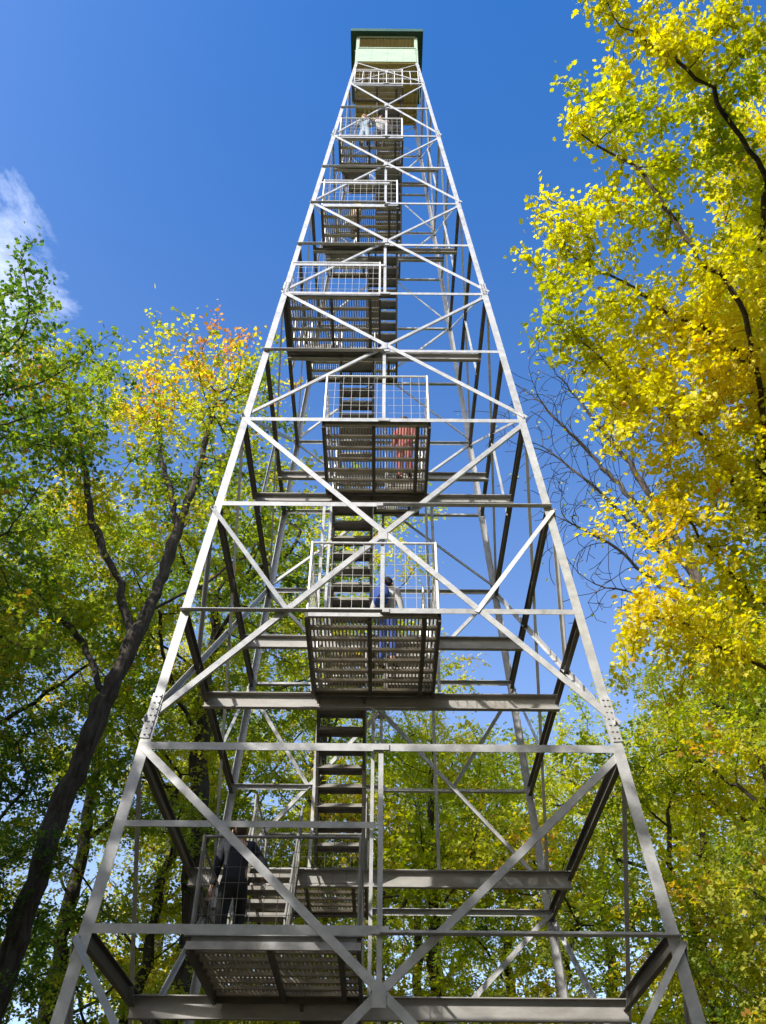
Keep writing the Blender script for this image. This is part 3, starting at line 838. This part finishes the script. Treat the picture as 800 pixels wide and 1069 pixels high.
# the big yellow tree on the right, its branches reaching over the camera side
tree('maple_tree', 'bright yellow maple with branches reaching in from the right edge', 'tree', 5,
     [[(6.9, 10.2, 0), (6.5, 10.2, 4), (5.7, 10.0, 8), (5.75, 9.7, 10.5), (6.1, 9.2, 13), (6.2, 8.4, 15.5), (6.0, 7.6, 18)],
      [(5.75, 9.6, 10.6), (5.04, 7.3, 11.82), (4.45, 6.9, 12.62), (3.77, 6.4, 14.3), (3.04, 6.2, 14.96)],
      [(5.8, 9.6, 11.0), (5.76, 8.6, 11.96), (4.85, 8, 12.44), (3.71, 7.6, 12.95), (2.88, 7.4, 13.4)],
      [(5.7, 9.9, 9.6), (5.43, 9.6, 10.13), (4.71, 9, 11.31), (4.0, 8.6, 11.5), (3.4, 8.3, 11.7)],
      [(6.1, 9.0, 13.2), (5.5, 6.2, 13.79), (4.52, 5.2, 14.3), (3.33, 4.7, 14.99)],
      [(5.7, 10, 8.4), (5.14, 9.9, 8.96), (4.51, 9.6, 9.75), (4.2, 9.3, 10.1)],
      [(5.7, 10, 7.4), (4.82, 10, 7.93), (4.3, 10, 8.5), (3.7, 9.9, 8.6)],
      [(6.2, 8.8, 14), (7.6, 7.4, 15), (8.6, 6.6, 15)], [(6.2, 8.8, 14), (7.5, 10.4, 15.6), (8, 11, 17)]],
     [(3.34, 4.7, 15.28, 0.5, 0.55, 0.3), (4.23, 4.7, 15.08, 0.55, 0.605, 0.35), (5.51, 4.9, 15.8, 0.6, 0.66, 0.4), (3.2, 6.2, 15.29, 0.42, 0.462, 0.32), (4.01, 6.2, 15.82, 0.5, 0.55, 0.4), (4.82, 6.4, 15.1, 0.55, 0.605, 0.42), (6.02, 6.4, 16.5, 0.5, 0.55, 0.4), (4.3, 6.8, 14.64, 0.45, 0.495, 0.3),
      (3.0, 7.3, 13.37, 0.5, 0.55, 0.55), (3.0, 7.8, 12.02, 0.42, 0.462, 0.55), (3.68, 7.4, 13.82, 0.6, 0.66, 0.5), (3.82, 7.9, 12.41, 0.7, 0.77, 0.7), (4.86, 7.6, 12.97, 0.7, 0.77, 0.7), (5.71, 7, 13.86, 0.5, 0.55, 0.6), (3.75, 8.4, 11.25, 0.55, 0.605, 0.5), (4.17, 8.5, 11.38, 0.7, 0.77, 0.65), (5.47, 8.8, 11.97, 0.6, 0.66, 0.8),
      (4.15, 9, 10.3, 0.5, 0.55, 0.45), (4.67, 9.3, 10.22, 0.7, 0.77, 0.7), (4.3, 9.8, 9.22, 0.7, 0.77, 0.5), (5.24, 9.8, 9.22, 0.5, 0.55, 0.7), (3.7, 9.9, 8.46, 0.4, 0.44, 0.28), (3.97, 10, 8.22, 0.6, 0.605, 0.5), (4.9, 10, 7.9, 0.6, 0.6, 0.45), (5.6, 9.8, 8.6, 0.6, 0.6, 0.6), (4.5, 10.2, 8.7, 0.8, 0.7, 0.5), (4.3, 9.4, 9.6, 0.55, 0.5, 0.4), (5.3, 9.2, 10.8, 0.8, 0.7, 0.6), (4.4, 8.4, 12, 0.8, 0.7, 0.6), (5.5, 8, 12.8, 0.8, 0.7, 0.6),
      (7.4, 9.0, 14.5, 1.2, 1.5, 1.3), (7.0, 7.5, 16, 1.1, 1.2, 0.8), (6.6, 9.8, 11.5, 1.0, 1.2, 1.0), (7.6, 11, 17, 1, 1, 0.8)],
     6800, 230, 0.2, LF_YELLOW, bark=BARK_PALE, lift=0.07, per=20, size=0.086, kill=0.235, step=0.2, spread=0.12, csp=0.3, hue=(0.2, 0.92), wig=0.35, flat=0.7,
     huefield=lambda c: np.clip((10.5 - c[:, 2]) / 20, -0.12, 0.06) - np.clip((c[:, 2] - 14.2) / 9, 0, 0.1))

# the nearly bare tree behind the tower's right leg
tree('bare_tree', 'nearly leafless tree with reddish twigs between the tower and the yellow maple', 'tree', 31,
     [[(10.4, 20.5, 0), (10.2, 20.3, 7), (9.7, 20.2, 13), (8.9, 20, 18), (8.2, 20, 21)], [(9.5, 20.2, 13.6), (8.4, 20, 15.8), (7.2, 20, 16.6), (6.0, 20, 16.9)],
      [(9.6, 20.2, 13), (8.3, 20.3, 16.6), (7.0, 20.4, 18.6), (5.4, 20.5, 20.0)], [(9.4, 20.1, 15), (7.8, 20, 18.8), (6.5, 20, 20.9), (5.2, 20, 22.6)], [(9.2, 20.1, 16.5), (7.8, 20, 20), (6.3, 20, 23), (5.1, 20, 25.2)],
      [(8.9, 20, 18), (7.8, 19.8, 21.6), (6.6, 19.8, 24.6), (6.0, 19.8, 26.2)]],
     [(6.6, 20, 22.5, 1.9, 1.4, 3.4), (6.6, 20, 18.4, 1.6, 1.2, 1.8), (5.8, 20, 24.5, 1.0, 0.9, 1.8), (8.2, 20, 22, 1.6, 1.4, 2.6)],
     1300, 300, 0.20, LF_YELLOW, bark=BARK_PALE, keepdir=0.9, per=0.15, tip=0.014, size=0.1, kill=0.33, step=0.3, csp=0.7, flat=0.9, wig=0.1, infl=2.2)

# woodland: a few kinds of tree, then copies of each with their parts
def forest_kind(name, label, seed, h, wide, low, leaf, hue, bark=BARK, per=13, n_att=1700, size=0.155):
    rng = np.random.default_rng(seed)
    lean = rng.uniform(-0.6, 0.6, 2)
    trunk = [(0, 0, 0), (lean[0] * 0.3, lean[1] * 0.3, h * 0.3), (lean[0], lean[1], h * 0.6), (lean[0] * 1.2, lean[1], h * 0.85)]
    limbs = []
    for k in range(7):
        a = k * 2.4 + rng.uniform(-0.4, 0.4); z0 = h * (low + (0.8 - low) * k / 7)
        f = z0 / (h * 0.6) if z0 < h * 0.6 else 1
        b = np.array([lean[0] * f, lean[1] * f, z0])
        r = wide * (0.75 - 0.35 * k / 7)
        limbs.append([tuple(b), tuple(b + np.array([math.cos(a) * r * 0.5, math.sin(a) * r * 0.5, h * 0.055])), tuple(b + np.array([math.cos(a) * r, math.sin(a) * r, h * 0.12]))])
    blobs = []
    for k in range(9):
        a = k * 2.1 + rng.uniform(-0.5, 0.5); zz = h * (low + (0.93 - low) * (k + 0.5) / 9)
        r = wide * rng.uniform(0.35, 0.62) * (1.05 - 0.5 * k / 9)
        blobs.append((math.cos(a) * r + lean[0] * 0.7, math.sin(a) * r + lean[1] * 0.7, zz, wide * 0.5, wide * 0.5, h * 0.07))
    blobs.append((lean[0], lean[1], h * 0.9, wide * 0.5, wide * 0.5, h * 0.1))
    return tree(name, label, 'tree', seed, [trunk] + limbs, blobs, n_att, 50, 0.12 + h * 0.004, leaf, bark, per=per, size=size, lobed=False, kill=0.45, step=0.36, spread=0.2, csp=0.62, flat=0.4, rtip=0.02, hue=hue)

def copy_thing(src, loc, rz, sc, label, group, leaf=None):
    r = src.copy(); COL.objects.link(r)
    r.location = loc; r.rotation_euler = (0, 0, rz); r.scale = sc
    r['label'] = label; r['group'] = group
    for c in list(src.children):
        d = c.copy(); COL.objects.link(d); d.parent = r
        if leaf and d.name.startswith('crown'):
            d.material_slots[0].link = 'OBJECT'; d.material_slots[0].material = leaf
    return r

KINDS = [forest_kind('forest_tree', '', 101, 18, 4.2, 0.25, LF_MIX, (0.05, 0.9)),
         forest_kind('forest_tree', '', 102, 22, 4.6, 0.3, LF_MIX, (0.05, 0.95)),
         forest_kind('forest_tree', '', 103, 12, 3.6, 0.15, LF_GREEN, (0, 1)),
         forest_kind('forest_tree', '', 104, 15, 3.4, 0.2, LF_MIX, (0, 0.8)),
         forest_kind('forest_tree', '', 105, 22, 5.0, 0.12, LF_GREEN, (0, 0.9), per=26, n_att=2600, size=0.2),
         forest_kind('forest_tree', '', 106, 21, 4.2, 0.56, LF_OAK, (0, 0.9))]
L_BACK = 'far woodland tree mostly hidden by nearer trees behind the tower'
L_LEFT = 'far woodland tree mostly hidden behind the trees left of the tower'
L_RIGHT = 'woodland tree mostly hidden in the mass below the yellow maple'
L_NEAR = 'leafy tree on the near side of the clearing that shades the foot of the tower'
L_TRUNK, G_TRUNK = 'woodland tree with a long bare trunk, high crown, among the bushier trees', 'trees with long bare trunks'
G_BACK, G_LEFT, G_RIGHT, G_NEAR = 'trees behind the tower', 'trees left of the tower', 'trees right of the tower', 'trees on the near side of the clearing'
# x, y, kind, height scale, leaf material, label, group
PLACES = [
    (-1.6, 24.5, 1, 1.06, LF_MIX, L_BACK, G_BACK), (-4.6, 26, 1, 1.0, LF_OAK, L_BACK, G_BACK), (3.2, 25.5, 3, 0.98, LF_MIX, L_BACK, G_BACK), (0.8, 29, 0, 0.95, LF_MIX, L_BACK, G_BACK),
    (6.4, 28, 3, 1.12, LF_MIX, L_BACK, G_BACK), (2.6, 34, 0, 1.05, LF_OAK, L_BACK, G_BACK), (6.8, 37, 0, 1.1, LF_MIX, L_BACK, G_BACK), (-2.5, 33, 1, 1.08, LF_MIX, L_BACK, G_BACK),
    (4.6, 22.6, 2, 0.95, LF_OAK, L_BACK, G_BACK), (0.4, 21.5, 2, 0.98, LF_MIX, L_BACK, G_BACK), (-2.6, 21.6, 2, 0.9, LF_OAK, L_BACK, G_BACK),
    (-3.75, 20.2, 5, 1.0, LF_OAK, L_TRUNK, G_TRUNK), (1.3, 23.4, 5, 0.72, LF_MIX, L_TRUNK, G_TRUNK), (-8.9, 19.4, 5, 0.95, LF_OAK, L_TRUNK, G_TRUNK), (9.6, 19.2, 5, 0.8, LF_MIX, L_TRUNK, G_TRUNK), (-10.2, 16.4, 5, 0.8, LF_OAK, L_TRUNK, G_TRUNK),
    (-7.6, 23, 1, 0.95, LF_OAK, L_LEFT, G_LEFT), (-8.5, 18.2, 2, 1.0, LF_GREEN, L_LEFT, G_LEFT),
    (-5.3, 20.3, 3, 0.88, LF_OAK, L_LEFT, G_LEFT), (-7.2, 31, 1, 1.05, LF_MIX, L_LEFT, G_LEFT), (-7.2, 14.2, 2, 0.68, LF_GREEN, L_LEFT, G_LEFT),
    (9.2, 24, 0, 0.92, LF_MIX, L_RIGHT, G_RIGHT), (8.0, 17.2, 3, 0.86, LF_MIX, L_RIGHT, G_RIGHT), (10.8, 18.5, 0, 0.95, LF_OAK, L_RIGHT, G_RIGHT), (6.9, 20.6, 2, 1.02, LF_MIX, L_RIGHT, G_RIGHT),
    (8.2, 13.6, 2, 0.92, LF_OAK, L_RIGHT, G_RIGHT), (13, 24, 1, 0.95, LF_MIX, L_RIGHT, G_RIGHT), (11, 31, 0, 1.1, LF_MIX, L_RIGHT, G_RIGHT), (6.6, 16.6, 2, 0.72, LF_OAK, L_RIGHT, G_RIGHT),
    (-10, 1.2, 4, 0.74, LF_GREEN, L_NEAR, G_NEAR), (-13, 5.5, 4, 0.74, LF_GREEN, L_NEAR, G_NEAR), (-7.4, -0.6, 4, 0.82, LF_GREEN, L_NEAR, G_NEAR), (-3.6, -4.2, 4, 0.74, LF_GREEN, L_NEAR, G_NEAR), (0.6, -9, 4, 1.1, LF_GREEN, L_NEAR, G_NEAR), (-2.5, -7, 4, 0.85, LF_GREEN, L_NEAR, G_NEAR), (-14, -3, 4, 0.84, LF_GREEN, L_NEAR, G_NEAR), (-16.5, 0.5, 4, 0.88, LF_GREEN, L_NEAR, G_NEAR), (-18, 4.5, 4, 1.1, LF_GREEN, L_NEAR, G_NEAR), (-11.5, -5, 4, 0.8, LF_GREEN, L_NEAR, G_NEAR), (2.5, -3.6, 4, 1.15, LF_GREEN, L_NEAR, G_NEAR), (6, -3, 4, 1.1, LF_GREEN, L_NEAR, G_NEAR), (9.5, 0, 4, 1.1, LF_GREEN, L_NEAR, G_NEAR), (12.5, 1.5, 4, 1.1, LF_GREEN, L_NEAR, G_NEAR), (-3, -12, 4, 1.1, LF_GREEN, L_NEAR, G_NEAR), (4, -12, 4, 1.2, LF_GREEN, L_NEAR, G_NEAR), (-12.5, 9.5, 4, 0.85, LF_GREEN, L_NEAR, G_NEAR), (-16, 11, 4, 1, LF_GREEN, L_NEAR, G_NEAR),
]
OWN = {(-1.6, 24.5): 'tall yellow-green tree whose crown rises high behind the left half of the tower',
       (4.6, 22.6): 'bushy tree low behind the right half of the tower, above the lowest beam',
       (0.4, 21.5): 'bushy tree low behind the middle of the tower, just right of the lowest stairs',
       (-2.6, 21.6): 'bushy tree low behind the person and railing of the lowest landing',
       (3.2, 25.5): 'rounded yellow-green tree behind the right half of the tower, below the blue sky gap',
       (6.4, 28): 'yellow-green tree directly behind the right rear leg of the tower',
       (-5.3, 20.3): 'bushy green tree low between the left front leg and the leaning dark trunk',
       (-8.5, 18.2): 'dark bushy tree at the left edge, under the crown of the leaning oak',
       (-7.6, 23): 'taller green tree seen behind the dark leaning trunk',
       (8.0, 17.2): 'yellow-green tree at the right edge, right under the lowest maple branches',
       (6.9, 20.6): 'yellow-green bushy tree just outside the right front leg of the tower',
       (6.6, 16.6): 'low bushy tree filling the lower right corner',
       (-3.75, 20.2): 'tall tree with a long bare trunk behind the lowest landing',
       (1.3, 23.4): 'slim tree with a bare trunk behind the tower, right of the long stair',
       (9.6, 19.2): 'bare-trunked tree at the right edge, half hidden under the yellow maple',
       (-8.9, 19.4): 'bare-trunked tree left of the leaning oak, its crown under the oak limbs'}
for q, t in enumerate(PLACES):
    if t[:2] in OWN: PLACES[q] = t[:5] + (OWN[t[:2]],) + t[6:]
used = set()
prng = random.Random(4)
for x, y, k, s, leaf, lab, grp in PLACES:
    rz = prng.uniform(0, 6.28); sc = (s * prng.uniform(0.92, 1.1),) * 2 + (s,)
    src = KINDS[k]
    if k not in used:
        used.add(k)
        src.location = (x, y, -0.05); src.rotation_euler = (0, 0, rz); src.scale = sc
        src['label'] = lab; src['group'] = grp
        for c in src.children:
            if c.name.startswith('crown'):
                c.material_slots[0].link = 'OBJECT'; c.material_slots[0].material = leaf
    else:
        copy_thing(src, (x, y, -0.05), rz, sc, lab, grp, leaf)
print('LEAVES', NLEAF)
